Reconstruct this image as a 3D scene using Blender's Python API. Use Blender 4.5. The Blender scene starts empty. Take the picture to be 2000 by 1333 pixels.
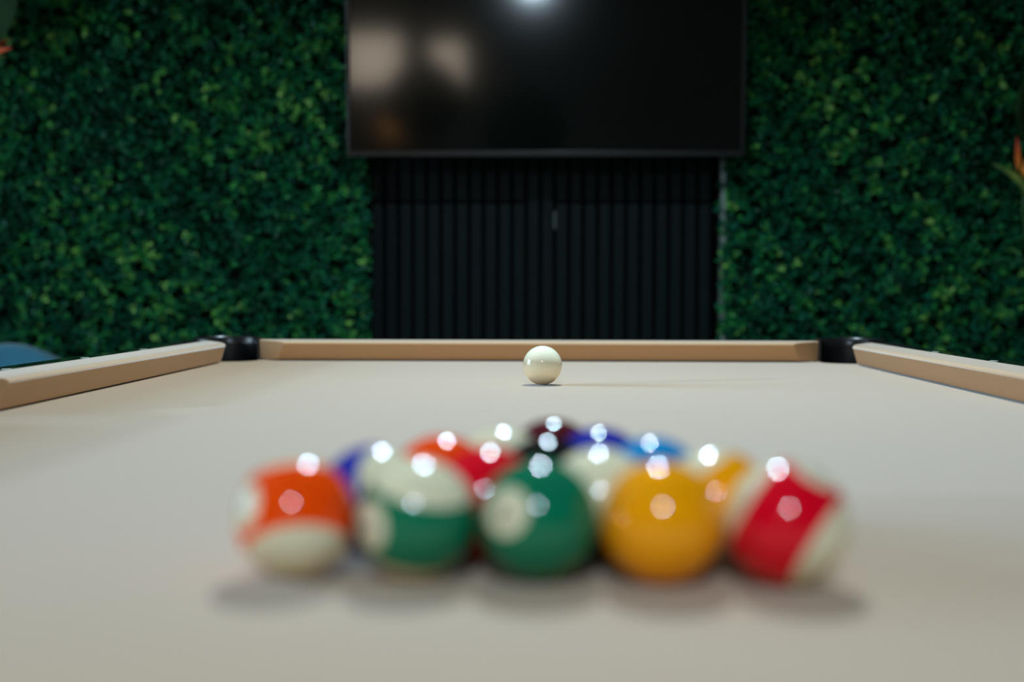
import bpy, bmesh, math, random
import numpy as np
from mathutils import Vector, Matrix, Quaternion

random.seed(7)
rng = np.random.default_rng(11)
S = bpy.context.scene
COL = S.collection
PI = math.pi

# ------------------------------------------------------------------ camera
BED = 0.79                      # height of the playing cloth
F_PX = 2590.0
cam_d = bpy.data.cameras.new('camera')
cam_d.sensor_width = 36.0
cam_d.lens = F_PX * 36.0 / 2000.0
cam_d.clip_start = 0.02
cam_d.dof.use_dof = True
cam_d.dof.focus_distance = 1.90
cam_d.dof.aperture_fstop = 2.75
cam = bpy.data.objects.new('camera', cam_d)
COL.objects.link(cam)
CAM = Vector((0, 0, BED + 0.1355))
yaw, pitch, roll = math.radians(1.35), math.radians(-2.13), math.radians(0.13)
fwd = Vector((-math.sin(yaw) * math.cos(pitch), math.cos(yaw) * math.cos(pitch), math.sin(pitch)))
rgt = fwd.cross(Vector((0, 0, 1))).normalized()
up = rgt.cross(fwd)
r2 = rgt * math.cos(roll) + up * math.sin(roll)
u2 = up * math.cos(roll) - rgt * math.sin(roll)
M = Matrix((r2, u2, -fwd)).transposed().to_4x4()
M.translation = CAM
cam.matrix_world = M
S.camera = cam

# ------------------------------------------------------------------ world, exposure
S.view_settings.view_transform = 'Standard'
S.view_settings.look = 'None'
S.view_settings.gamma = 1.0
S.view_settings.use_curve_mapping = False
S.view_settings.exposure = -0.10
w = bpy.data.worlds.new('world')
S.world = w
w.use_nodes = True
w.node_tree.nodes['Background'].inputs[0].default_value = (0.55, 0.78, 1.0, 1)
w.node_tree.nodes['Background'].inputs[1].default_value = 0.8

# ------------------------------------------------------------------ light positions
KEY = Vector((0.06, 2.30, 2.58))       # track head over the far half of the table
BACK = Vector((-0.08, -1.60, 2.55))    # track head behind the camera
SIDE = Vector((-4.0, 0.15, 1.42))      # small wall lamp on the left wall
P_KEY, P_BACK, P_SIDE = 57.0, 8.0, 2.2
C_KEY, C_BACK, C_SIDE = (0.64, 0.86, 1.0), (0.66, 0.86, 1.0), (0.95, 0.97, 1.0)
P_WINDOW, C_WINDOW = 64.0, (0.60, 0.83, 1.0)


def area(name, loc, aim, size, power, color, size_y=None, shape='DISK', spread=PI):
    l = bpy.data.lights.new(name, 'AREA')
    l.shape = shape
    l.size = size
    if size_y:
        l.size_y = size_y
    l.energy = power
    l.color = color
    l.spread = spread
    o = bpy.data.objects.new(name, l)
    COL.objects.link(o)
    o.location = loc
    o.rotation_euler = (Vector(aim) - Vector(loc)).to_track_quat('-Z', 'Y').to_euler()
    return o


# daylight coming through the window opening of the left wall
area('daylight_left', (-4.12, 2.0, 1.75), (0, 1.6, 0.8), 1.7, P_WINDOW, C_WINDOW, 1.5, 'RECTANGLE')


# ------------------------------------------------------------------ helpers
def tag(o, label=None, cat=None, group=None, kind=None):
    if label: o['label'] = label
    if cat: o['category'] = cat
    if group: o['group'] = group
    if kind: o['kind'] = kind
    return o


def empty(name, loc=(0, 0, 0), rz=0):
    o = bpy.data.objects.new(name, None)
    o.empty_display_size = 0.1
    o.location = loc
    o.rotation_euler = (0, 0, rz)
    COL.objects.link(o)
    return o


def mesh_obj(name, bm, m, parent=None, smooth=False, autosmooth=None):
    me = bpy.data.meshes.new(name)
    bmesh.ops.recalc_face_normals(bm, faces=bm.faces)
    bm.to_mesh(me)
    bm.free()
    if m: me.materials.append(m)
    if smooth:
        me.polygons.foreach_set('use_smooth', [True] * len(me.polygons))
        if autosmooth:
            me.set_sharp_from_angle(angle=math.radians(autosmooth))
    o = bpy.data.objects.new(name, me)
    COL.objects.link(o)
    if parent: o.parent = parent
    return o


def box(bm, x0, x1, y0, y1, z0, z1):
    v = [bm.verts.new((x, y, z)) for x in (x0, x1) for y in (y0, y1) for z in (z0, z1)]
    for f in ((0, 1, 3, 2), (4, 6, 7, 5), (0, 4, 5, 1), (2, 3, 7, 6), (0, 2, 6, 4), (1, 5, 7, 3)):
        bm.faces.new([v[i] for i in f])


def bevel(o, wdt, seg=3, ang=35):
    b = o.modifiers.new('bevel', 'BEVEL')
    b.width = wdt
    b.segments = seg
    b.limit_method = 'ANGLE'
    b.angle_limit = math.radians(ang)
    return o


def lathe(bm, prof, n=40, mat=None, cap=True):
    rings = []
    for r, z in prof:
        rings.append([bm.verts.new((r * math.cos(2 * PI * i / n), r * math.sin(2 * PI * i / n), z)) for i in range(n)])
    for a, b in zip(rings, rings[1:]):
        for i in range(n):
            bm.faces.new((a[i], a[(i + 1) % n], b[(i + 1) % n], b[i]))
    if cap:
        bm.faces.new(rings[0])
        bm.faces.new(rings[-1])
    if mat is not None:
        bmesh.ops.transform(bm, matrix=mat, verts=[v for r in rings for v in r])


def tube(bm, pts, rads, n=12):
    rings = []
    pts = [Vector(p) for p in pts]
    for k, p in enumerate(pts):
        t = (pts[min(k + 1, len(pts) - 1)] - pts[max(k - 1, 0)]).normalized()
        a = t.cross(Vector((0.31, 0.9, 0.2))).normalized()
        b = t.cross(a)
        rings.append([bm.verts.new(p + (a * math.cos(2 * PI * i / n) + b * math.sin(2 * PI * i / n)) * rads[k]) for i in range(n)])
    for a, b in zip(rings, rings[1:]):
        for i in range(n):
            bm.faces.new((a[i], a[(i + 1) % n], b[(i + 1) % n], b[i]))
    bm.faces.new(rings[0])
    bm.faces.new(rings[-1])


def mat(name, color, rough=0.5, metal=0.0, spec=0.5, **kw):
    m = bpy.data.materials.new(name)
    m.use_nodes = True
    p = m.node_tree.nodes['Principled BSDF']
    p.inputs['Base Color'].default_value = (*color, 1)
    p.inputs['Roughness'].default_value = rough
    p.inputs['Metallic'].default_value = metal
    p.inputs['Specular IOR Level'].default_value = spec
    for k, v in kw.items():
        p.inputs[k.replace('_', ' ')].default_value = v
    return m


def nodes(m):
    nt = m.node_tree
    return nt, nt.nodes, nt.links, nt.nodes['Principled BSDF']


def add_noise(m, scale, c1, c2, detail=4, bump=0.0, bump_scale=None, dist=0.001, lo=0.3, hi=0.7):
    nt, N, L, p = nodes(m)
    tc = N.new('ShaderNodeTexCoord')
    nz = N.new('ShaderNodeTexNoise')
    nz.inputs['Scale'].default_value = scale
    nz.inputs['Detail'].default_value = detail
    L.new(tc.outputs['Object'], nz.inputs['Vector'])
    cr = N.new('ShaderNodeValToRGB')
    cr.color_ramp.elements[0].position = lo
    cr.color_ramp.elements[1].position = hi
    cr.color_ramp.elements[0].color = (*c1, 1)
    cr.color_ramp.elements[1].color = (*c2, 1)
    L.new(nz.outputs['Fac'], cr.inputs['Fac'])
    L.new(cr.outputs['Color'], p.inputs['Base Color'])
    if bump:
        nb = N.new('ShaderNodeTexNoise')
        nb.inputs['Scale'].default_value = bump_scale or scale
        nb.inputs['Detail'].default_value = 3
        L.new(tc.outputs['Object'], nb.inputs['Vector'])
        bp = N.new('ShaderNodeBump')
        bp.inputs['Strength'].default_value = bump
        bp.inputs['Distance'].default_value = dist
        L.new(nb.outputs['Fac'], bp.inputs['Height'])
        L.new(bp.outputs['Normal'], p.inputs['Normal'])
    return m


def emit_mat(name, color, strength):
    m = mat(name, (0.8, 0.8, 0.8), 0.4)
    p = m.node_tree.nodes['Principled BSDF']
    p.inputs['Emission Color'].default_value = (*color, 1)
    p.inputs['Emission Strength'].default_value = strength
    return m


# ------------------------------------------------------------------ materials
CLOTH = mat('tan_cloth', (0.50, 0.30, 0.15), 0.80, spec=0.4,
            Sheen_Weight=0.75, Sheen_Roughness=0.40, Sheen_Tint=(0.78, 0.93, 1.0, 1))
add_noise(CLOTH, 900, (0.45, 0.265, 0.135), (0.53, 0.32, 0.165), bump=0.25, bump_scale=1400, dist=0.0004)
BLACK_GLOSS = mat('black_lacquer', (0.006, 0.006, 0.007), 0.10, Coat_Weight=0.5, Coat_Roughness=0.04)
BLACK_PLASTIC = mat('black_plastic', (0.006, 0.006, 0.007), 0.3)
BLACK_MATTE = mat('black_rubber', (0.004, 0.004, 0.004), 0.9, spec=0.1)
PEARL = mat('pearl_inlay', (0.45, 0.50, 0.42), 0.25)
WHITE_WALL = add_noise(mat('painted_wall', (0.3, 0.28, 0.26), 0.8), 6, (0.38, 0.31, 0.25), (0.44, 0.36, 0.29))
CEIL = mat('ceiling_paint', (0.56, 0.49, 0.42), 0.9)
FLOOR = add_noise(mat('floor_concrete', (0.2, 0.18, 0.16), 0.45), 3, (0.13, 0.115, 0.10), (0.20, 0.18, 0.16), detail=8)
SLAT = add_noise(mat('black_slat_wood', (0.01, 0.014, 0.014), 0.55, spec=0.15), 30, (0.0014, 0.0058, 0.0060), (0.0028, 0.0080, 0.0082))
FELT = mat('black_felt', (0.004, 0.004, 0.004), 1.0, spec=0.0)
CHIP = mat('worn_edge', (0.04, 0.065, 0.06), 0.5)
TRIM = add_noise(mat('grey_trim', (0.4, 0.42, 0.4), 0.6), 25, (0.16, 0.20, 0.18), (0.36, 0.40, 0.38))

# ------------------------------------------------------------------ room shell
WY = 4.35
X0, X1, Y0, ZC = -4.2, 3.4, -3.25, 3.0


def struct(name, boxes, m):
    bm = bmesh.new()
    for b in boxes: box(bm, *b)
    return tag(mesh_obj(name, bm, m), kind='structure')


struct('floor', [(X0 - .15, X1 + .15, Y0 - .15, WY + .15, -0.1, 0)], FLOOR)
struct('ceiling', [(X0 - .15, X1 + .15, Y0 - .15, WY + .15, ZC, ZC + 0.1)], CEIL)
struct('wall_front', [(X0 - .15, X1 + .15, WY, WY + .15, 0, ZC)], WHITE_WALL)
struct('wall_right', [(X1, X1 + .15, Y0, WY, 0, ZC)], WHITE_WALL)
wy0, wy1, wz0, wz1 = 1.1, 2.9, 0.95, 2.5
struct('wall_left', [(X0 - .15, X0, Y0, wy0, 0, ZC), (X0 - .15, X0, wy1, WY, 0, ZC),
                     (X0 - .15, X0, wy0, wy1, 0, wz0), (X0 - .15, X0, wy0, wy1, wz1, ZC)], WHITE_WALL)
# rear wall with one wide window and two small high windows mirrored in the screen
rx = [(-1.72, -1.20, 1.88, 2.34), (-0.98, -0.66, 1.86, 2.28)]
bxs = []
xs = X0
for (a, b, c, d) in rx:
    bxs.append((xs, a, Y0 - .15, Y0, 0, ZC))
    bxs.append((a, b, Y0 - .15, Y0, 0, c))
    bxs.append((a, b, Y0 - .15, Y0, d, ZC))
    xs = b
bxs.append((xs, X1, Y0 - .15, Y0, 0, ZC))
struct('wall_rear', bxs, add_noise(mat('rear_wall_paint', (0.3, 0.32, 0.28), 0.8), 5, (0.42, 0.42, 0.34), (0.50, 0.50, 0.42)))
WFRAME = mat('window_frame_paint', (0.05, 0.045, 0.04), 0.5)
WARM_PANE = emit_mat('sunlit_pane', (1.0, 0.84, 0.66), 8.0)
for i, (a, b, c, d) in enumerate(rx[:2]):
    fr = struct('window_%d' % (i + 2), [(a, b, Y0 - .1, Y0 + .01, c, c + .02), (a, b, Y0 - .1, Y0 + .01, d - .02, d),
                                        (a, a + .02, Y0 - .1, Y0 + .01, c, d), (b - .02, b, Y0 - .1, Y0 + .01, c, d)], WFRAME)
    bm = bmesh.new()
    box(bm, a + .02, b - .02, Y0 - .07, Y0 - .06, c + .02, d - .02)
    mesh_obj('pane', bm, WARM_PANE, fr)
struct('window_1', [(X0 - .1, X0 + .01, wy0, wy1, wz0, wz0 + .05), (X0 - .1, X0 + .01, wy0, wy1, wz1 - .05, wz1),
                    (X0 - .1, X0 + .01, wy0, wy0 + .05, wz0, wz1), (X0 - .1, X0 + .01, wy1 - .05, wy1, wz0, wz1)], WFRAME)

# ------------------------------------------------------------------ lamps
LAMP_GLOW = emit_mat('lamp_glow', (0.8, 0.93, 1.0), 3)


def track_head(loc, aim, power, color, label, spread=PI):
    t = empty('track_light', (loc.x, loc.y, ZC))
    tag(t, label, 'ceiling light', 'track lights on the ceiling')
    dz = loc.z - ZC
    bm = bmesh.new()
    lathe(bm, [(0.045, 0), (0.045, -0.02), (0.012, -0.024), (0.012, dz + 0.10)], 24)
    mesh_obj('mount', bm, BLACK_PLASTIC, t, True, 40)
    d = (Vector(aim) - loc).normalized()
    q = d.to_track_quat('-Z', 'Y').to_matrix().to_4x4()
    q.translation = (0, 0, dz)
    bm = bmesh.new()
    lathe(bm, [(0.083, 0.0), (0.089, 0.0), (0.089, 0.12), (0.045, 0.13), (0.002, 0.13)], 32, q)
    mesh_obj('lamp_head', bm, BLACK_PLASTIC, t, True, 40)
    bm = bmesh.new()
    lathe(bm, [(0.081, 0.004), (0.081, 0.006)], 32, q)
    mesh_obj('lens', bm, LAMP_GLOW, t)
    a_ = area('lamp_light', loc + d * 0.004, aim, 0.16, power, color, spread=spread)
    return t


track_head(KEY, (0.0, 1.85, 0.79), P_KEY, C_KEY, 'black ceiling spotlight above the far end of the pool table', math.radians(164))
track_head(BACK, (0.0, 0.7, 0.79), P_BACK, C_BACK, 'black ceiling spotlight behind the near end of the pool table', math.radians(72))
# side lamp
t = empty('wall_lamp', (X0, SIDE.y, SIDE.z))
tag(t, 'small white wall lamp on the left wall', 'wall lamp')
bm = bmesh.new(); box(bm, 0.0, 0.03, -0.06, 0.06, -0.1, 0.1)
bevel(mesh_obj('wall_plate', bm, BLACK_PLASTIC, t), 0.005)
bm = bmesh.new()
lathe(bm, [(0.02, -0.06), (0.07, -0.05), (0.09, 0), (0.07, 0.05), (0.02, 0.06)], 32, Matrix.Translation((0.10, 0, 0)))
mesh_obj('globe', bm, LAMP_GLOW, t, True)
bm = bmesh.new(); box(bm, 0.02, 0.05, -0.01, 0.01, -0.01, 0.01)
mesh_obj('arm', bm, BLACK_PLASTIC, t)
area('side_light', (SIDE.x + 0.02, SIDE.y, SIDE.z), (0, 1.0, 0.9), 0.10, P_SIDE, C_SIDE, spread=math.radians(70))
# orange sconce on rear wall
t = empty('wall_sconce', (-1.30, Y0, 1.55))
tag(t, 'small orange wall sconce on the rear wall below the windows', 'wall lamp')
bm = bmesh.new(); lathe(bm, [(0.03, -0.09), (0.055, -0.08), (0.075, 0.08), (0.07, 0.085)], 28, Matrix.Translation((0, 0.1, 0)))
mesh_obj('shade', bm, emit_mat('amber_shade', (1.0, 0.45, 0.12), 3.0), t, True)
bm = bmesh.new(); box(bm, -0.03, 0.03, 0, 0.03, -0.06, 0.06); box(bm, -0.01, 0.01, 0.0, 0.05, -0.01, 0.01)
mesh_obj('wall_plate', bm, BLACK_PLASTIC, t)

# ------------------------------------------------------------------ pool table
TX, HW = -0.011, 0.584          # centre line, half width at the noses
YN, YF = 0.224, 2.561           # near and far nose lines
TY, HL = (YN + YF) / 2, (YF - YN) / 2
table = empty('pool_table', (TX, TY, 0))
tag(table, 'black lacquered pool table covered in tan cloth, in front of the green hedge wall', 'pool table')
CD, RD = 0.050, 0.130           # cushion depth, rail depth behind the nose line
MOUTH, CC, CR = 0.091, 0.022, 0.056     # corner mouth, pocket centre offset, pocket radius
SM, SC, SR = 0.068, 0.048, 0.054        # side pocket half mouth, centre offset, radius


def arc(cx, cy, r, a0, a1, n=24):
    return [(cx + r * math.cos(a0 + (a1 - a0) * i / n), cy + r * math.sin(a0 + (a1 - a0) * i / n)) for i in range(n + 1)]


# playing bed: outline with the six pocket holes cut in
def bed_outline():
    ox, oy = HW + CD, HL + CD
    P = []
    r = CR + 0.002
    a0 = math.asin((CD - CC) / r)
    # right-top, going counter-clockwise starting at the right side
    def corner(sx, sy):
        cx, cy = sx * (HW + CC), sy * (HL + CC)
        base = math.atan2(-sy, -sx)
        half = PI * 0.75 - (PI / 2 - 0) + PI / 2 - a0 - 0.0
        half = PI - (PI / 4) - (PI / 2 - (PI / 2 - a0)) if False else (3 * PI / 4 - a0) - 0.0
        return cx, cy, base, half
    def side(sx):
        cx = sx * (HW + SC)
        r2_ = SR + 0.002
        h = math.acos(max(-1, min(1, -(CD - SC) / r2_)))
        return cx, r2_, h
    for sx, sy in ((1, 1), (-1, 1), (-1, -1), (1, -1)):
        cx, cy, base, half = corner(sx, sy)
        pts = arc(cx, cy, r, base + half, base - half) 
        # walk from the previous side
        if sx == 1 and sy == 1:
            sxp, rr, h = side(1)
            P += [(sxp + rr * math.cos(PI + h - 2 * h * i / 16), rr * math.sin(PI + h - 2 * h * i / 16)) for i in range(17)]
        if sx == -1 and sy == -1:
            sxp, rr, h = side(-1)
            P += [(sxp + rr * math.cos(h - 2 * h * i / 16), rr * math.sin(h - 2 * h * i / 16)) for i in range(17)]
        P += pts
    return P


bm = bmesh.new()
P = bed_outline()
top = [bm.verts.new((x, y, BED)) for x, y in P]
bot = [bm.verts.new((x, y, BED - 0.03)) for x, y in P]
bm.faces.new(top); bm.faces.new(bot)
for i in range(len(P)):
    j = (i + 1) % len(P)
    bm.faces.new((top[i], top[j], bot[j], bot[i]))
bmesh.ops.triangulate(bm, faces=[f for f in bm.faces if len(f.verts) > 4])
mesh_obj('bed_cloth', bm, CLOTH, table)

# cushions
PROF = [(0.0128, 0.0018), (0.0094, 0.010), (0.0020, 0.029), (0.0, 0.0325), (0.0010, 0.0362), (0.0045, 0.0380), (0.015, 0.0390), (CD, 0.0405), (CD, 0.0018)]


def cushion(origin, along, outward, L, e0, e1):
    """origin on the nose line, along unit vector; e0/e1 = facing slope (along shift per unit depth) at each end"""
    bm = bmesh.new()
    rings = []
    for end in (0, 1):
        ring = []
        for (u, h) in PROF:
            k = (e0, e1)[end]
            shift = u * k - max(0.0, 0.0362 - h) * 0.05
            s = -shift if end == 0 else L + shift
            p = origin + along * s + outward * u
            ring.append(bm.verts.new((p.x, p.y, BED + h)))
        rings.append(ring)
    n = len(PROF)
    for i in range(n):
        bm.faces.new((rings[0][i], rings[0][(i + 1) % n], rings[1][(i + 1) % n], rings[1][i]))
    bm.faces.new(rings[0]); bm.faces.new(rings[1])
    o = mesh_obj('cushion', bm, CLOTH, table, True, 30)
    bevel(o, 0.0022, 3, 28)
    return o


KC, KS = 1.28, 0.25
V = Vector
for sy in (1, -1):
    cushion(V((-HW + MOUTH, sy * HL)), V((1, 0)), V((0, sy)), 2 * (HW - MOUTH), KC, KC)
for sx in (1, -1):
    cushion(V((sx * HW, SM)), V((0, 1)), V((sx, 0)), HL - MOUTH - SM, KS, KC)
    cushion(V((sx * HW, -SM)), V((0, -1)), V((sx, 0)), HL - MOUTH - SM, KS, KC)

# wooden rails with sights
RT = 0.0345


def rail(x0, x1, y0, y1, sights):
    bm = bmesh.new()
    box(bm, x0, x1, y0, y1, BED - 0.11, BED + RT)
    o = mesh_obj('rail', bm, BLACK_GLOSS, table, True, 30)
    bevel(o, 0.007, 4)
    for (sx_, sy_) in sights:
        b = bmesh.new()
        v = [b.verts.new((sx_ + dx, sy_ + dy, BED + RT + 0.0006)) for dx, dy in ((-.007, 0), (0, -.0125), (.007, 0), (0, .0125))]
        v2 = [b.verts.new((sx_ + dx, sy_ + dy, BED + RT - 0.002)) for dx, dy in ((-.007, 0), (0, -.0125), (.007, 0), (0, .0125))]
        b.faces.new(v); b.faces.new(v2)
        for i in range(4): b.faces.new((v[i], v[(i + 1) % 4], v2[(i + 1) % 4], v2[i]))
        mesh_obj('diamond_sight', b, PEARL, o)
    return o


KJ = 0.07    # where castings hand over to the rails
SO = 0.094   # sight distance from the nose
for sy in (1, -1):
    ya, yb = sorted((sy * (HL + CD), sy * (HL + RD)))
    rail(-HW + KJ, HW - KJ, ya, yb, [(HW * q / 2, sy * (HL + SO)) for q in (-1, 0, 1)])
for sx in (1, -1):
    xa, xb = sorted((sx * (HW + CD), sx * (HW + RD)))
    for q in (1, -1):
        ya, yb = sorted((q * 0.09, q * (HL - KJ)))
        rail(xa, xb, ya, yb, [(sx * (HW + SO), q * HL * k / 4) for k in (1, 2, 3)])


# pocket castings: radial strip between the hole and the outer outline
def casting(cx, cy, r, base, half, limits, thin):
    """base: direction of the opening; limits(x, y direction)->outer distance"""
    bm = bmesh.new()
    n = 64
    prof_prev = None
    for i in range(n + 1):
        a = base + half + (2 * PI - 2 * half) * i / n
        d = V((math.cos(a), math.sin(a)))
        ro = limits(d)
        off = abs(((a - base + PI) % (2 * PI)) - PI)
        if off < thin: ro = r + 0.011
        ro = max(ro, r + 0.011)
        pts = [(r + 0.001, -0.10), (r, 0.028), (r + 0.0005, 0.0425), (r + 0.003, 0.0455), (r + 0.008, 0.0455), (r + 0.0105, 0.0425), (r + 0.011, 0.0395)]
        if ro > r + 0.02:
            pts += [(ro - 0.006, 0.0350), (ro - 0.002, 0.0335), (ro, 0.029), (ro, -0.11)]
        else:
            pts += [(ro, 0.039), (ro, 0.037), (ro, 0.031), (ro, -0.10)]
        ring = [bm.verts.new((cx + d.x * q, cy + d.y * q, BED + h)) for q, h in pts]
        if prof_prev:
            for k in range(len(pts) - 1):
                bm.faces.new((prof_prev[k], prof_prev[k + 1], ring[k + 1], ring[k]))
        if i in (0, n): bm.faces.new(ring)
        prof_prev = ring
    o = mesh_obj('pocket', bm, BLACK_PLASTIC, table, True, 45)
    b = bmesh.new()
    lathe(b, [(0.003, -0.100), (r + 0.001, -0.099)], 32, Matrix.Translation((cx, cy, BED)))
    mesh_obj('pocket_bottom', b, BLACK_MATTE, o)
    return o


for sx in (1, -1):
    for sy in (1, -1):
        cx, cy = sx * (HW + CC), sy * (HL + CC)
        def lim(d, sx=sx, sy=sy):
            dx, dy = d.x * sx, d.y * sy       # outward positive
            c = []
            if dx > 1e-4: c.append((RD - CC) / dx)
            else: c.append((KJ + CC) / max(-dx, 1e-4))
            if dy > 1e-4: c.append((RD - CC) / dy)
            else: c.append((KJ + CC) / max(-dy, 1e-4))
            rr = min(c)
            return min(rr, 0.138)
        casting(cx, cy, CR, math.atan2(-sy, -sx), math.radians(66), lim, math.radians(82))
for sx in (1, -1):
    cx = sx * (HW + SC)
    def lim(d, sx=sx):
        dx = d.x * sx
        c = [0.09 / max(abs(d.y), 1e-4)]
        if dx > 1e-4: c.append((RD - SC) / dx)
        else: c.append(0.012 / max(-dx, 1e-4) if False else 0.09)
        return min(c)
    casting(cx, 0, SR, 0 if sx < 0 else PI, math.radians(86), lim, math.radians(92))

# apron and legs
bm = bmesh.new()
ax, ay = HW + 0.105, HL + 0.105
box(bm, -ax, ax, ay - .03, ay, BED - 0.30, BED - 0.112)
box(bm, -ax, ax, -ay, -ay + .03, BED - 0.30, BED - 0.112)
box(bm, ax - .03, ax, -ay + .03, ay - .03, BED - 0.30, BED - 0.112)
box(bm, -ax, -ax + .03, -ay + .03, ay - .03, BED - 0.30, BED - 0.112)
box(bm, -ax + .03, ax - .03, -ay + .03, ay - .03, BED - 0.20, BED - 0.125)
bevel(mesh_obj('apron', bm, BLACK_GLOSS, table), 0.004)
for sx in (1, -1):
    for sy in (1, -1):
        bm = bmesh.new()
        x, y = sx * (ax - 0.11), sy * (ay - 0.11)
        vs = []
        for z, hw_ in ((0.0, 0.055), (0.03, 0.06), (0.05, 0.05), (BED - 0.23, 0.085), (BED - 0.20, 0.085)):
            vs.append([bm.verts.new((x + a_ * hw_, y + b_ * hw_, z)) for a_, b_ in ((-1, -1), (1, -1), (1, 1), (-1, 1))])
        for p, q in zip(vs, vs[1:]):
            for i in range(4): bm.faces.new((p[i], p[(i + 1) % 4], q[(i + 1) % 4], q[i]))
        bm.faces.new(vs[0]); bm.faces.new(vs[-1])
        bevel(mesh_obj('leg', bm, BLACK_GLOSS, table), 0.004)

# ------------------------------------------------------------------ balls
R = 0.028575
CREAM = (0.80, 0.72, 0.50)


def ball_mat(name, color, stripe, disc=True):
    m = mat(name, color, 0.06, spec=0.5)
    nt, N, L, p = nodes(m)
    tc = N.new('ShaderNodeTexCoord')
    sp = N.new('ShaderNodeSeparateXYZ')
    L.new(tc.outputs['Object'], sp.inputs[0])
    def mth(op, a, b=None):
        n = N.new('ShaderNodeMath'); n.operation = op
        for i, v in enumerate((a, b)):
            if v is None: continue
            if isinstance(v, (int, float)): n.inputs[i].default_value = v
            else: L.new(v, n.inputs[i])
        return n.outputs[0]
    rad = mth('SQRT', mth('ADD', mth('MULTIPLY', sp.outputs['Y'], sp.outputs['Y']), mth('MULTIPLY', sp.outputs['Z'], sp.outputs['Z'])))
    is_disc = mth('MULTIPLY', mth('LESS_THAN', rad, 0.39 * R), mth('GREATER_THAN', sp.outputs['X'], 0.0))
    band = mth('LESS_THAN', mth('ABSOLUTE', sp.outputs['Z']), 0.56 * R)
    colored = mth('SUBTRACT', band if stripe else 1.0, is_disc)
    colored = mth('MAXIMUM', colored, 0.0)
    mx = N.new('ShaderNodeMix'); mx.data_type = 'RGBA'
    L.new(colored, mx.inputs['Factor'])
    mx.inputs['A'].default_value = (*CREAM, 1)
    mx.inputs['B'].default_value = (*color, 1)
    L.new(mx.outputs['Result'], p.inputs['Base Color'])
    return m


bm = bmesh.new()
bmesh.ops.create_uvsphere(bm, u_segments=72, v_segments=40, radius=R)
ball_me = bpy.data.meshes.new('ball_shell')
bm.to_mesh(ball_me); bm.free()
ball_me.polygons.foreach_set('use_smooth', [True] * len(ball_me.polygons))
INK = mat('number_ink', (0.01, 0.01, 0.012), 0.1)


def number_mesh(txt):
    cu = bpy.data.curves.new('digits', 'FONT')
    cu.body = txt
    cu.size = 0.52 * R if len(txt) == 1 else 0.44 * R
    cu.align_x = 'CENTER'; cu.align_y = 'CENTER'
    to = bpy.data.objects.new('digits', cu)
    COL.objects.link(to)
    dg = bpy.context.evaluated_depsgraph_get()
    me = bpy.data.meshes.new_from_object(to.evaluated_get(dg))
    bpy.data.objects.remove(to)
    b = bmesh.new(); b.from_mesh(me)
    bmesh.ops.triangulate(b, faces=b.faces)
    for _ in range(2):
        bmesh.ops.subdivide_edges(b, edges=[e for e in b.edges if e.calc_length() > 0.05 * R], cuts=1)
        bmesh.ops.triangulate(b, faces=[f for f in b.faces if len(f.verts) > 3])
    cxm = (min(v.co.x for v in b.verts) + max(v.co.x for v in b.verts)) / 2
    cym = (min(v.co.y for v in b.verts) + max(v.co.y for v in b.verts)) / 2
    geom = []
    allv = [v.co.copy() for v in b.verts]
    out = bmesh.new()
    for sgn in (1,):
        vs = []
        for c in allv:
            y, z = (c.x - cxm) * sgn, c.y - cym
            x = sgn * math.sqrt(max(0, R * R - y * y - z * z))
            p_ = Vector((x, y, z)).normalized() * (R + 0.00012)
            vs.append(out.verts.new(p_))
        for f in b.faces:
            try: out.faces.new([vs[v.index] for v in f.verts])
            except ValueError: pass
    b.free()
    me2 = bpy.data.meshes.new('number')
    bmesh.ops.recalc_face_normals(out, faces=out.faces)
    out.to_mesh(me2); out.free()
    me2.materials.append(INK)
    return me2


COLS = {1: (0.95, 0.35, 0.0), 2: (0.0, 0.24, 0.56), 3: (0.75, 0.0, 0.015), 4: (0.018, 0.028, 0.34), 5: (0.98, 0.070, 0.0),
        6: (0.0, 0.16, 0.075), 7: (0.10, 0.008, 0.015), 8: (0.006, 0.006, 0.007)}


def put_ball(num, X, Y, a, n, label):
    """a, n: stripe axis and number direction in the frame seen from the camera (right, up, towards camera)"""
    c = Vector((X, Y, BED + R))
    v = (CAM - c).normalized()
    rt = Vector((0, 0, 1)).cross(v).normalized()
    upv = v.cross(rt)
    def wv(t): return (rt * t[0] + upv * t[1] + v * t[2]).normalized()
    az = wv(a); nx = wv(n)
    nx = (nx - az * nx.dot(az)).normalized()
    ny = az.cross(nx)
    m = Matrix((nx, ny, az)).transposed().to_4x4()
    m.translation = c
    name = 'pool_ball'
    me = ball_me.copy()
    base = COLS[num if num <= 8 else num - 8]
    me.materials.append(ball_mat('ball_colour', base, num > 8))
    o = bpy.data.objects.new(name, me)
    COL.objects.link(o)
    o.matrix_world = m
    tag(o, label, 'pool ball', 'racked pool balls')
    k = bpy.data.objects.new('number', number_mesh(str(num)))
    COL.objects.link(k)
    k.parent = o
    return o


D = 2 * R + 0.0003
ROT = math.radians(-2.3)
ca, sa = math.cos(ROT), math.sin(ROT)
YR = 0.6167
XR = -0.002


def rack(row, i):          # row 0 nearest, i counted from the left
    n = 5 - row
    lx, ly = (i - (n - 1) / 2) * D, row * D * math.sqrt(3) / 2
    return XR + lx * ca - ly * sa, YR + lx * sa + ly * ca


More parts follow.
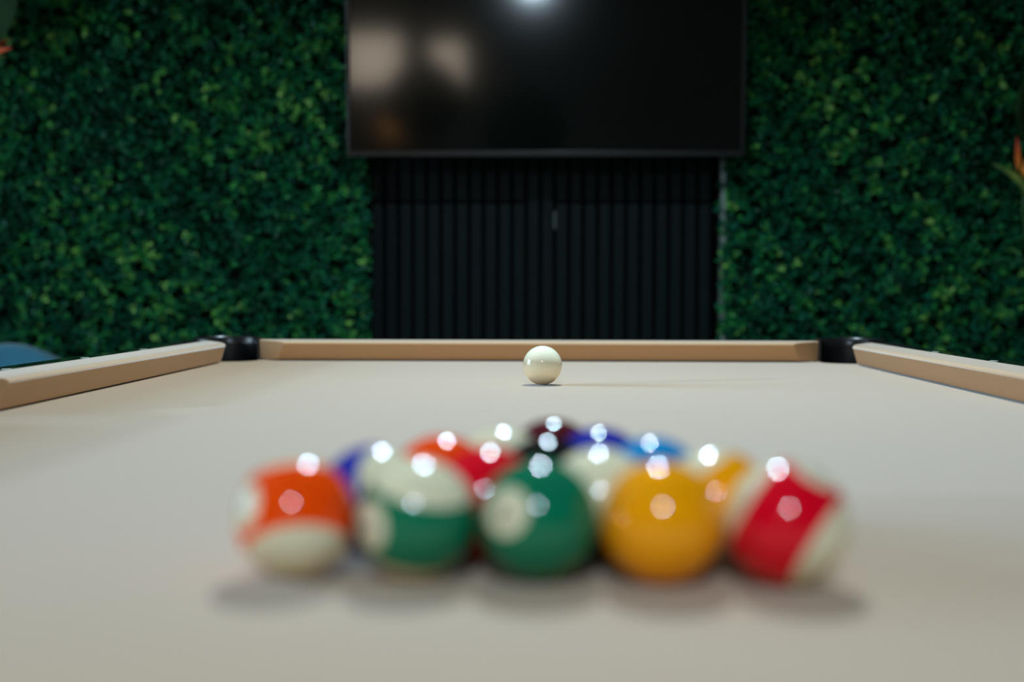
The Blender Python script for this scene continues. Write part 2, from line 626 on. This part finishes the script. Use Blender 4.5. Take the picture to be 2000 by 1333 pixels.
UPA, FAR = (0, 1, 0), (0, 0.1, -1)
balls = [
    (13, 0, 0, (-.05, .89, -.45), (-.85, .25, .46), 'orange striped ball with cream underside, left end of the front row'),
    (14, 0, 1, (.168, .91, .377), (-.8, -.2, .57), 'green striped ball with a cream top, second from left in front row'),
    (6, 0, 2, (.1, 1, -.1), (-.54, -.16, .82), 'solid dark green ball showing its round number spot, middle of front row'),
    (1, 0, 3, (0, 1, 0), (.1, .2, -1), 'solid yellow ball in the front row between green and red balls'),
    (11, 0, 4, (.83, -.5, .12), (.47, .82, .28), 'red striped ball with slanted band, right end of the front row'),
    (12, 1, 0, (.65, .30, .70), (-.5, .2, -.8), 'dark blue and cream striped ball, left end of the second row'),
    (3, 1, 1, UPA, FAR, 'solid red ball in the second row, behind the green balls'),
    (15, 1, 2, (.05, .55, .83), (-.3, .8, -.5), 'striped ball with its cream cap forward, behind green and yellow balls'),
    (9, 1, 3, (-.6, .78, .02), (.3, .1, -.9), 'cream ball with yellow stripe, right end of the second row'),
    (5, 2, 0, UPA, FAR, 'solid orange ball at the left end of the third row'),
    (8, 2, 1, UPA, FAR, 'solid black ball in the centre of the rack'),
    (2, 2, 2, UPA, FAR, 'solid bright blue ball at the right end of the third row'),
    (10, 3, 0, (0, .8, .6), (0, .5, -.8), 'cream topped striped ball, left of the purple ball near the tip'),
    (4, 3, 1, UPA, FAR, 'solid purple ball, right of the two behind the black ball'),
    (7, 4, 0, UPA, FAR, 'solid maroon ball alone at the far tip of the rack'),
]
for num, row, i, a, n, lab in balls:
    X, Y = rack(row, i)
    put_ball(num, X, Y, a, n, lab)
cue = bpy.data.objects.new('cue_ball', ball_me.copy())
cue.data.materials.append(add_noise(mat('cue_ball_resin', (0.86, 0.83, 0.68), 0.06, spec=0.6, Coat_Weight=0.3), 3, (0.84, 0.78, 0.58), (0.86, 0.80, 0.61)))
COL.objects.link(cue)
cue.location = (-0.001, 1.925, BED + R + 0.0002)
tag(cue, 'plain ivory cue ball standing alone near the far end of the table', 'cue ball')

# ------------------------------------------------------------------ slat wall, TV
slats = empty('slat_panel', (0, WY, 0))
tag(slats, 'black vertical slat cladding below and behind the TV, between the hedges', 'wall panel')
SX0, SX1, SY = -0.563, 0.565, 4.28 - WY
bm = bmesh.new(); box(bm, SX0, SX1, -0.045, 0.0, 0.0, ZC)
mesh_obj('backing', bm, FELT, slats)
JZ = BED + 0.1355 + (570 - 396) / 605.0
per = 0.0458
xc = (1083 - 1061) / 605.0
for nm, z0, z1, seed in (('lower_slats', 0.0, JZ - 0.004, 0), ('upper_slats', JZ + 0.004, ZC, 1)):
    bm = bmesh.new()
    k = -16
    while k < 16:
        a_, b_ = xc + k * per + 0.006, xc + k * per + per - 0.006
        if a_ > SX0 and b_ < SX1:
            mid = -2 <= k <= -1
            zz0, zz1 = z0, z1
            if mid and nm == 'lower_slats': zz1 = JZ
            if mid and nm == 'upper_slats': zz0 = JZ
            box(bm, a_, b_, SY, -0.045, zz0, zz1)
        k += 1
    bevel(mesh_obj(nm, bm, SLAT, slats), 0.002, 2)
bm = bmesh.new(); box(bm, xc - 0.004, xc + 0.004, SY - 0.001, -0.045, JZ - 0.085, JZ - 0.028)
mesh_obj('worn_joint_edge', bm, CHIP, slats)

bm = bmesh.new(); box(bm, 0.567, 0.578, 4.235 - WY, 0, 0, ZC)
o = mesh_obj('edge_trim', bm, TRIM); o.location = (0, WY, 0)
tag(o, 'pale grey vertical edge strip between black slats and the right hedge', 'trim strip')

# TV
TVW, TVH, TVY = 1.222, 0.705, 4.10
tv_z0 = BED + 0.1355 + (570 - 307) / (F_PX / TVY)
tv = empty('television', (0.0045, TVY, tv_z0))
tv.rotation_euler = (math.radians(3.1), 0, 0)
tag(tv, 'large black flat screen television mounted above the slat panel', 'television')
TVB = mat('tv_bezel', (0.004, 0.004, 0.005), 0.3)
SCREEN = mat('tv_screen', (0.0020, 0.0026, 0.0024), 0.09, spec=0.5)
bm = bmesh.new()
bz = 0.011
box(bm, -TVW / 2, TVW / 2, 0, 0.035, 0, 0.018)
box(bm, -TVW / 2, TVW / 2, 0, 0.035, TVH - bz, TVH)
box(bm, -TVW / 2, -TVW / 2 + bz, 0, 0.035, 0.018, TVH - bz)
box(bm, TVW / 2 - bz, TVW / 2, 0, 0.035, 0.018, TVH - bz)
bevel(mesh_obj('bezel', bm, TVB, tv), 0.0015, 2)
bm = bmesh.new(); box(bm, -TVW / 2 + bz, TVW / 2 - bz, 0.003, 0.02, 0.018, TVH - bz)
mesh_obj('screen', bm, SCREEN, tv)
bm = bmesh.new(); box(bm, -TVW / 2 + .01, TVW / 2 - .01, 0.02, 0.045, 0.01, TVH - .01); box(bm, -0.35, 0.35, 0.045, 0.075, 0.06, 0.45)
bevel(mesh_obj('back_cover', bm, BLACK_PLASTIC, tv), 0.004)
bm = bmesh.new(); box(bm, -0.2, 0.2, 0.075, 0.176, 0.15, 0.4)
mesh_obj('wall_bracket', bm, BLACK_MATTE, tv)

# ------------------------------------------------------------------ hedge walls
LEAF = mat('hedge_leaf', (0.02, 0.16, 0.05), 0.42, spec=0.35)
nt, N, L, p = nodes(LEAF)
at = N.new('ShaderNodeAttribute'); at.attribute_name = 'leaf_colour'
L.new(at.outputs['Color'], p.inputs['Base Color'])
HEDGE_BACK = mat('hedge_backing', (0.003, 0.012, 0.008), 0.95, spec=0.1)

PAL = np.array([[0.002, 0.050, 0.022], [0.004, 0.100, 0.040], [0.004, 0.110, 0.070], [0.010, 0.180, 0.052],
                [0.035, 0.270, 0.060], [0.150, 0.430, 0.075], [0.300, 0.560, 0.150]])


def sprigs(n, x0, x1, z0, z1, yback, depth):
    """centres, outward axes and colour class of n sprigs on a wall facing -Y"""
    x = rng.uniform(x0, x1, n); z = rng.uniform(z0, z1, n)
    # clumpy depth
    q = (np.sin(x * 31 + 2 * np.sin(z * 17)) + np.sin(z * 37 + 1.7 * np.sin(x * 23)) + np.sin((x + z) * 53) * 0.6) / 2.6
    d = np.clip(0.5 + 0.32 * q + rng.normal(0, 0.22, n), 0.02, 1.0) * depth
    y = yback - d
    return np.stack([x, y, z], 1), d / depth, q


def leaves(centres, dn, q, per_sprig, size, bias=None):
    n = len(centres)
    ax = np.stack([rng.normal(0, 0.45, n), -np.ones(n), rng.normal(0.15, 0.45, n)], 1)
    ax /= np.linalg.norm(ax, axis=1)[:, None]
    C = np.repeat(centres, per_sprig, 0); A = np.repeat(ax, per_sprig, 0)
    m = len(C)
    k = np.tile(np.arange(per_sprig), n)
    ang = k * 2.4 + np.repeat(rng.uniform(0, 6.28, n), per_sprig) + rng.normal(0, 0.3, m)
    ref = np.tile(np.array([0.0, 0.0, 1.0]), (m, 1))
    b1 = np.cross(A, ref); b1 /= np.linalg.norm(b1, axis=1)[:, None]
    b2 = np.cross(A, b1)
    rad = b1 * np.cos(ang)[:, None] + b2 * np.sin(ang)[:, None]
    tilt = 0.15 + 1.25 * (k / max(per_sprig - 1, 1)) + rng.normal(0, 0.2, m)      # 0 = along the axis
    dirv = A * np.cos(tilt)[:, None] + rad * np.sin(tilt)[:, None]
    side = np.cross(dirv, A + 0.01); side /= (np.linalg.norm(side, axis=1)[:, None] + 1e-9)
    nor = np.cross(side, dirv)
    base = C - A * (0.010 * (k / per_sprig))[:, None] + rad * 0.0015
    Ln = size * rng.uniform(0.7, 1.25, m)[:, None]; W = Ln * 0.30
    fold = 0.18
    P = np.empty((m, 6, 3))
    P[:, 0] = base
    P[:, 1] = base + dirv * Ln * 0.30 + side * W - nor * W * fold * -1
    P[:, 2] = base + dirv * Ln * 0.72 + side * W * 0.85 + nor * W * fold
    P[:, 3] = base + dirv * Ln
    P[:, 4] = base + dirv * Ln * 0.72 - side * W * 0.85 + nor * W * fold
    P[:, 5] = base + dirv * Ln * 0.30 - side * W + nor * W * fold
    # colours: class per sprig, jitter per leaf
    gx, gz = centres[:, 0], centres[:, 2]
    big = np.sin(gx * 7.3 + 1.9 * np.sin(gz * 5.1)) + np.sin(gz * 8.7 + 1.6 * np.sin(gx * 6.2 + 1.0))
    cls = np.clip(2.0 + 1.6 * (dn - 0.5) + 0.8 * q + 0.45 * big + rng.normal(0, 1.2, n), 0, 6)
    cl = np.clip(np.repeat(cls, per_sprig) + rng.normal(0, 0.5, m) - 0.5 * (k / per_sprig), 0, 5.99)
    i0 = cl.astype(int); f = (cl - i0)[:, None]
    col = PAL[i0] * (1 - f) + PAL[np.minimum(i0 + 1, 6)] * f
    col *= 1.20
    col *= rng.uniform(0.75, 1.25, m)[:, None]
    return P, col


def leaf_mesh(name, P, col, parent, material):
    m = len(P)
    me = bpy.data.meshes.new(name)
    me.vertices.add(m * 6)
    me.vertices.foreach_set('co', P.reshape(-1).astype(np.float32))
    b = np.arange(m)[:, None] * 6
    idx = np.concatenate([b + np.array([0, 1, 2, 3]), b + np.array([0, 3, 4, 5])], 1).reshape(-1)
    me.loops.add(m * 8)
    me.loops.foreach_set('vertex_index', idx.astype(np.int32))
    me.polygons.add(m * 2)
    me.polygons.foreach_set('loop_start', np.arange(0, m * 8, 4, dtype=np.int32))
    me.update(calc_edges=True)
    ca_ = me.color_attributes.new('leaf_colour', 'FLOAT_COLOR', 'POINT')
    rgba = np.ones((m, 6, 4), np.float32)
    rgba[:, :, :3] = col[:, None, :]
    ca_.data.foreach_set('color', rgba.reshape(-1))
    me.materials.append(material)
    o = bpy.data.objects.new(name, me)
    COL.objects.link(o)
    o.parent = parent
    return o


def hedge(x0, x1, label, inner_edge):
    h = empty('hedge_wall', ((x0 + x1) / 2, WY, 0))
    tag(h, label, 'hedge wall')
    cx = (x0 + x1) / 2
    bm = bmesh.new(); box(bm, x0 - cx, x1 - cx, -0.085, 0, 0, ZC)
    mesh_obj('backing_board', bm, HEDGE_BACK, h)
    A, dn, q = [], [], []
    if inner_edge > 0: dense, rest = (max(x0, -2.05), x1), [(x0, -2.05, 0.0, ZC)]
    else: dense, rest = (x0, min(x1, 1.95)), [(1.95, x1, 0.0, ZC)]
    dx0, dx1 = dense
    jobs = [(dx0, dx1, 0.62, 2.05, 4200)] + [(a, b, c, d, 1300) for a, b, c, d in rest] + [(dx0, dx1, 0, 0.62, 1300), (dx0, dx1, 2.05, ZC, 1300)]
    PP, CC_ = [], []
    for (a, b, c, d, dens) in jobs:
        n = int(max(0, (b - a) * (d - c)) * dens)
        if n == 0: continue
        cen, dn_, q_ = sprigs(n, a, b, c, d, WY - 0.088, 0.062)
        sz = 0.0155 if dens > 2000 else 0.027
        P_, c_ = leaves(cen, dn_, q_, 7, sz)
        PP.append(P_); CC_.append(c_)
    # stray sprigs leaning past the inner edge
    n = 260 if inner_edge > 0 else 400
    zz = rng.uniform(0.4, 2.2, n)
    ex = (x1 if inner_edge > 0 else x0) + rng.normal(0, 0.010, n) * 1.0
    cen = np.stack([ex, WY - 0.088 - rng.uniform(0.0, 0.05, n), zz], 1)
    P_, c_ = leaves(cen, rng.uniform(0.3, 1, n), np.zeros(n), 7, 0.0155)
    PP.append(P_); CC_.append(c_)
    P_ = np.concatenate(PP); c_ = np.concatenate(CC_)
    P_[:, :, 0] -= cx; P_[:, :, 1] -= WY
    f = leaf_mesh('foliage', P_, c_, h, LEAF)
    f['kind'] = 'stuff'
    return h


hedge(-3.3, -0.572, 'green leafy boxwood hedge wall left of the television', 1)
hedge(0.579, 3.0, 'green leafy boxwood hedge wall right of the television', -1)

# ------------------------------------------------------------------ bird of paradise plants
SEPAL = mat('orange_sepal', (0.85, 0.12, 0.01), 0.45)
nt, N, L, p = nodes(SEPAL)
at = N.new('ShaderNodeAttribute'); at.attribute_name = 'leaf_colour'
L.new(at.outputs['Color'], p.inputs['Base Color'])
PETAL = mat('blue_petal', (0.10, 0.06, 0.35), 0.45)
SPATHE = add_noise(mat('green_spathe', (0.2, 0.32, 0.05), 0.45), 14, (0.04, 0.12, 0.035), (0.28, 0.36, 0.06))
STEM = mat('flower_stem', (0.04, 0.13, 0.035), 0.5)
BIGLEAF = add_noise(mat('paddle_leaf', (0.02, 0.07, 0.015), 0.7, spec=0.15), 9, (0.008, 0.030, 0.008), (0.018, 0.055, 0.012))


def blade(name, p0, p1, width, bend, m, parent, cols=None, thick=0.0015, nl=14, fold=0.25, peak=0.35, face=Vector((0, -1, 0))):
    """a leaf or petal from p0 to p1, widest at 'peak', bent by vector 'bend', slightly folded"""
    p0, p1, bend = Vector(p0), Vector(p1), Vector(bend)
    bm = bmesh.new()
    lay = bm.verts.layers.float_color.new('leaf_colour')
    dirv = (p1 - p0).normalized()
    side = dirv.cross(face).normalized()
    up_ = side.cross(dirv)
    grid = []
    for i in range(nl + 1):
        t = i / nl
        c = p0.lerp(p1, t) + bend * (4 * t * (1 - t))
        wdt = width * (t / peak) ** 0.6 if t < peak else width * max(0.0, 1 - ((t - peak) / (1 - peak)) ** 1.7)
        wdt = max(wdt, 0.0004)
        row = []
        for j in range(7):
            s = (j - 3) / 3
            v = bm.verts.new(c + side * s * wdt + up_ * (abs(s) * wdt * fold))
            if cols:
                k = max(0.0, min(1.0, t))
                v[lay] = (*[cols[0][q_] * (1 - k) + cols[1][q_] * k for q_ in range(3)], 1)
            row.append(v)
        grid.append(row)
    for i in range(nl):
        for j in range(6):
            bm.faces.new((grid[i][j], grid[i][j + 1], grid[i + 1][j + 1], grid[i + 1][j]))
    o = mesh_obj(name, bm, m, parent, True)
    so = o.modifiers.new('solid', 'SOLIDIFY'); so.thickness = thick; so.offset = 0
    return o


def paradise(loc, label, mirror, sepals, leaf_specs, spathe):
    t = empty('bird_of_paradise', loc)
    tag(t, label, 'flower', None)
    for a, b, w_, bd in sepals:
        blade('sepal', a, b, w_, bd, SEPAL, t, cols=((0.95, 0.32, 0.03), (0.90, 0.03, 0.02)), peak=0.3)
    s = mirror
    blade('petal', (0.015 * s, 0.0, 0.0), (0.075 * s, -0.012, 0.045), 0.011, (0, 0, 0.01), PETAL, t, peak=0.6)
    bm = bmesh.new()
    tube(bm, spathe[0], spathe[1], 14)
    mesh_obj('spathe', bm, SPATHE, t, True)
    bm = bmesh.new()
    e = Vector(spathe[0][-1])
    tube(bm, [e, e + Vector((0.00 * s, 0.01, -0.04)), e + Vector((0.015 * s, 0.03, -0.10)), e + Vector((0.02 * s, 0.055, -0.15))], [0.005, 0.0045, 0.0045, 0.004], 10)
    mesh_obj('stem', bm, STEM, t, True)
    for a, b, w_, bd, fc in leaf_specs:
        lf = blade('leaf', a, b, w_, bd, BIGLEAF, t, peak=0.4, fold=0.12, nl=20, face=Vector(fc))
        st = bmesh.new()
        tube(st, [Vector(a), Vector(a) + Vector((0.0, 0.02, -0.06)), Vector(a) + Vector((0, 0.045, -0.10))], [0.004, 0.004, 0.004], 8)
        mesh_obj('leaf_stalk', st, STEM, lf, True)


SW = F_PX / 4.12


def at_wall(px, py, y=4.12):
    s_ = F_PX / y
    return Vector(((px - 1061) / s_, y, BED + 0.1355 + (570 - py) / s_))


# right: local coordinates in metres around the flower base
pb = at_wall(1976, 335)
m_ = 1 / SW
paradise(pb, 'orange and blue bird of paradise flower with dark leaf, on right hedge', 1,
         [((0, 0, 0.0), (-6 * m_, -0.01, 66 * m_), 0.0085, (0.0, 0, 0)),
          ((0.008, 0, 0.0), (48 * m_, -0.01, 48 * m_), 0.012, (0, 0, 0.006)),
          ((0.008, 0, -0.004), (62 * m_, -0.02, 8 * m_), 0.013, (0, 0, 0.004)),
          ((0.010, 0, -0.008), (56 * m_, 0.0, -18 * m_), 0.010, (0, 0, 0.0))],
         [((30 * m_, 0.0, 20 * m_), (34 * m_, -0.02, 240 * m_), 0.075, (-0.01, -0.01, 0), (0.3, -1, 0)),
          ((70 * m_, 0.0, 10 * m_), (190 * m_, -0.03, 190 * m_), 0.07, (0.02, -0.01, 0), (-0.2, -1, 0))],
         ([(-52 * m_, -0.01, 14 * m_), (-38 * m_, -0.008, 8 * m_), (-15 * m_, -0.004, -4 * m_), (4 * m_, 0, -18 * m_), (14 * m_, 0.0, -34 * m_), (13 * m_, 0.004, -48 * m_)],
          [0.001, 0.005, 0.010, 0.013, 0.009, 0.005]))
pb = at_wall(-40, 108)
paradise(pb, 'red tipped bird of paradise flower with dark leaf, on left hedge', -1,
         [((0, 0, 0.0), (64 * m_, -0.01, 12 * m_), 0.010, (0, 0, 0)),
          ((0, 0, 0.004), (58 * m_, -0.01, 30 * m_), 0.008, (0, 0, 0.0)),
          ((0, 0, 0.006), (-10 * m_, -0.01, 60 * m_), 0.010, (0, 0, 0.0))],
         [((20 * m_, 0.0, 10 * m_), (68 * m_, -0.03, 190 * m_), 0.065, (0.02, -0.01, 0), (-0.5, -1, 0)),
          ((-30 * m_, 0.0, 20 * m_), (-60 * m_, -0.02, 220 * m_), 0.07, (-0.01, -0.01, 0), (0.2, -1, 0))],
         ([(52 * m_, -0.01, -4 * m_), (30 * m_, -0.006, -6 * m_), (5 * m_, 0, -10 * m_), (-8 * m_, 0, -24 * m_), (-12 * m_, 0, -40 * m_)],
          [0.001, 0.006, 0.012, 0.010, 0.006]))

# ------------------------------------------------------------------ blue armchair at the left
VELVET = add_noise(mat('blue_velvet', (0.05, 0.25, 0.42), 0.8, Sheen_Weight=0.5), 8, (0.02, 0.16, 0.25), (0.035, 0.20, 0.31))
ch = empty('armchair', (-1.585, 3.72, 0), math.radians(8))
tag(ch, 'blue rounded armchair by the left hedge, beyond the pool table corner', 'chair')
# barrel back and arms
bm = bmesh.new()
n = 48
prev = None
for i in range(n + 1):
    a_ = math.radians(-25) + math.radians(230) * i / n
    t_ = abs(i / n - 0.5) * 2
    top_ = 0.565 + 0.20 * (0.5 + 0.5 * math.cos(PI * min(1, t_ * 1.25)))
    ring = []
    for (r_, z_) in ((0.26, 0.36), (0.25, top_ - 0.03), (0.265, top_ - 0.007), (0.295, top_), (0.325, top_ - 0.007), (0.34, top_ - 0.03), (0.33, 0.20), (0.29, 0.18)):
        ring.append(bm.verts.new((r_ * math.cos(a_), r_ * 0.95 * math.sin(a_), z_)))
    if prev:
        for k in range(8): bm.faces.new((prev[k], prev[(k + 1) % 8], ring[(k + 1) % 8], ring[k]))
    if i in (0, n): bm.faces.new(ring)
    prev = ring
mesh_obj('backrest', bm, VELVET, ch, True, 60)
bm = bmesh.new()
lathe(bm, [(0.01, 0.20), (0.27, 0.20), (0.28, 0.24), (0.28, 0.40), (0.25, 0.44), (0.01, 0.45)], 40)
mesh_obj('seat', bm, VELVET, ch, True, 60)
for sx in (1, -1):
    for sy in (1, -1):
        bm = bmesh.new()
        tube(bm, [(sx * .17, sy * .17, .21), (sx * .21, sy * .21, 0)], [0.018, 0.011], 12)
        mesh_obj('leg', bm, BLACK_PLASTIC, ch, True)

# ------------------------------------------------------------------ invented leafy domes behind the camera, added for their dark reflection in the screen
POT = mat('dark_pot', (0.03, 0.03, 0.03), 0.6)
TRUNK = mat('stand_in_trunk', (0.06, 0.035, 0.02), 0.9)


def add_dome_stand_in(x, y, top_z, rad_, label):
    t = empty('dome_stand_in', (x, y, 0))
    tag(t, label, 'potted tree', 'added stand-in domes behind the camera')
    b = bmesh.new(); lathe(b, [(0.11, 0), (0.15, 0.30), (0.16, 0.30), (0.16, 0.33), (0.14, 0.33), (0.13, 0.28)], 32)
    mesh_obj('pot', b, POT, t, True, 40)
    b = bmesh.new(); tube(b, [(0, 0, 0.27), (0.01, 0, 0.8), (0, 0, top_z - rad_)], [0.018, 0.015, 0.012], 10)
    mesh_obj('trunk', b, TRUNK, t, True)
    n_ = 2600
    u = rng.normal(0, 1, (n_, 3)); u /= np.linalg.norm(u, axis=1)[:, None]
    c = u * (rad_ * rng.uniform(0.84, 1.0, n_))[:, None] + np.array([0, 0, top_z - rad_])
    P_, col_ = leaves(c, np.zeros(n_), np.zeros(n_), 4, 0.032)
    leaf_mesh('foliage', P_, col_ * 0.6, t, LEAF)
    b = bmesh.new(); bmesh.ops.create_icosphere(b, subdivisions=4, radius=rad_ * 0.86, matrix=Matrix.Translation((0, 0, top_z - rad_)))
    mesh_obj('core', b, HEDGE_BACK, t, True)


add_dome_stand_in(-0.14, -1.05, 1.78, 0.28, 'made-up round leafy stand-in behind the camera near the table end')
add_dome_stand_in(-0.86, -1.35, 1.98, 0.27, 'taller made-up round leafy stand-in behind the camera, towards the windows')
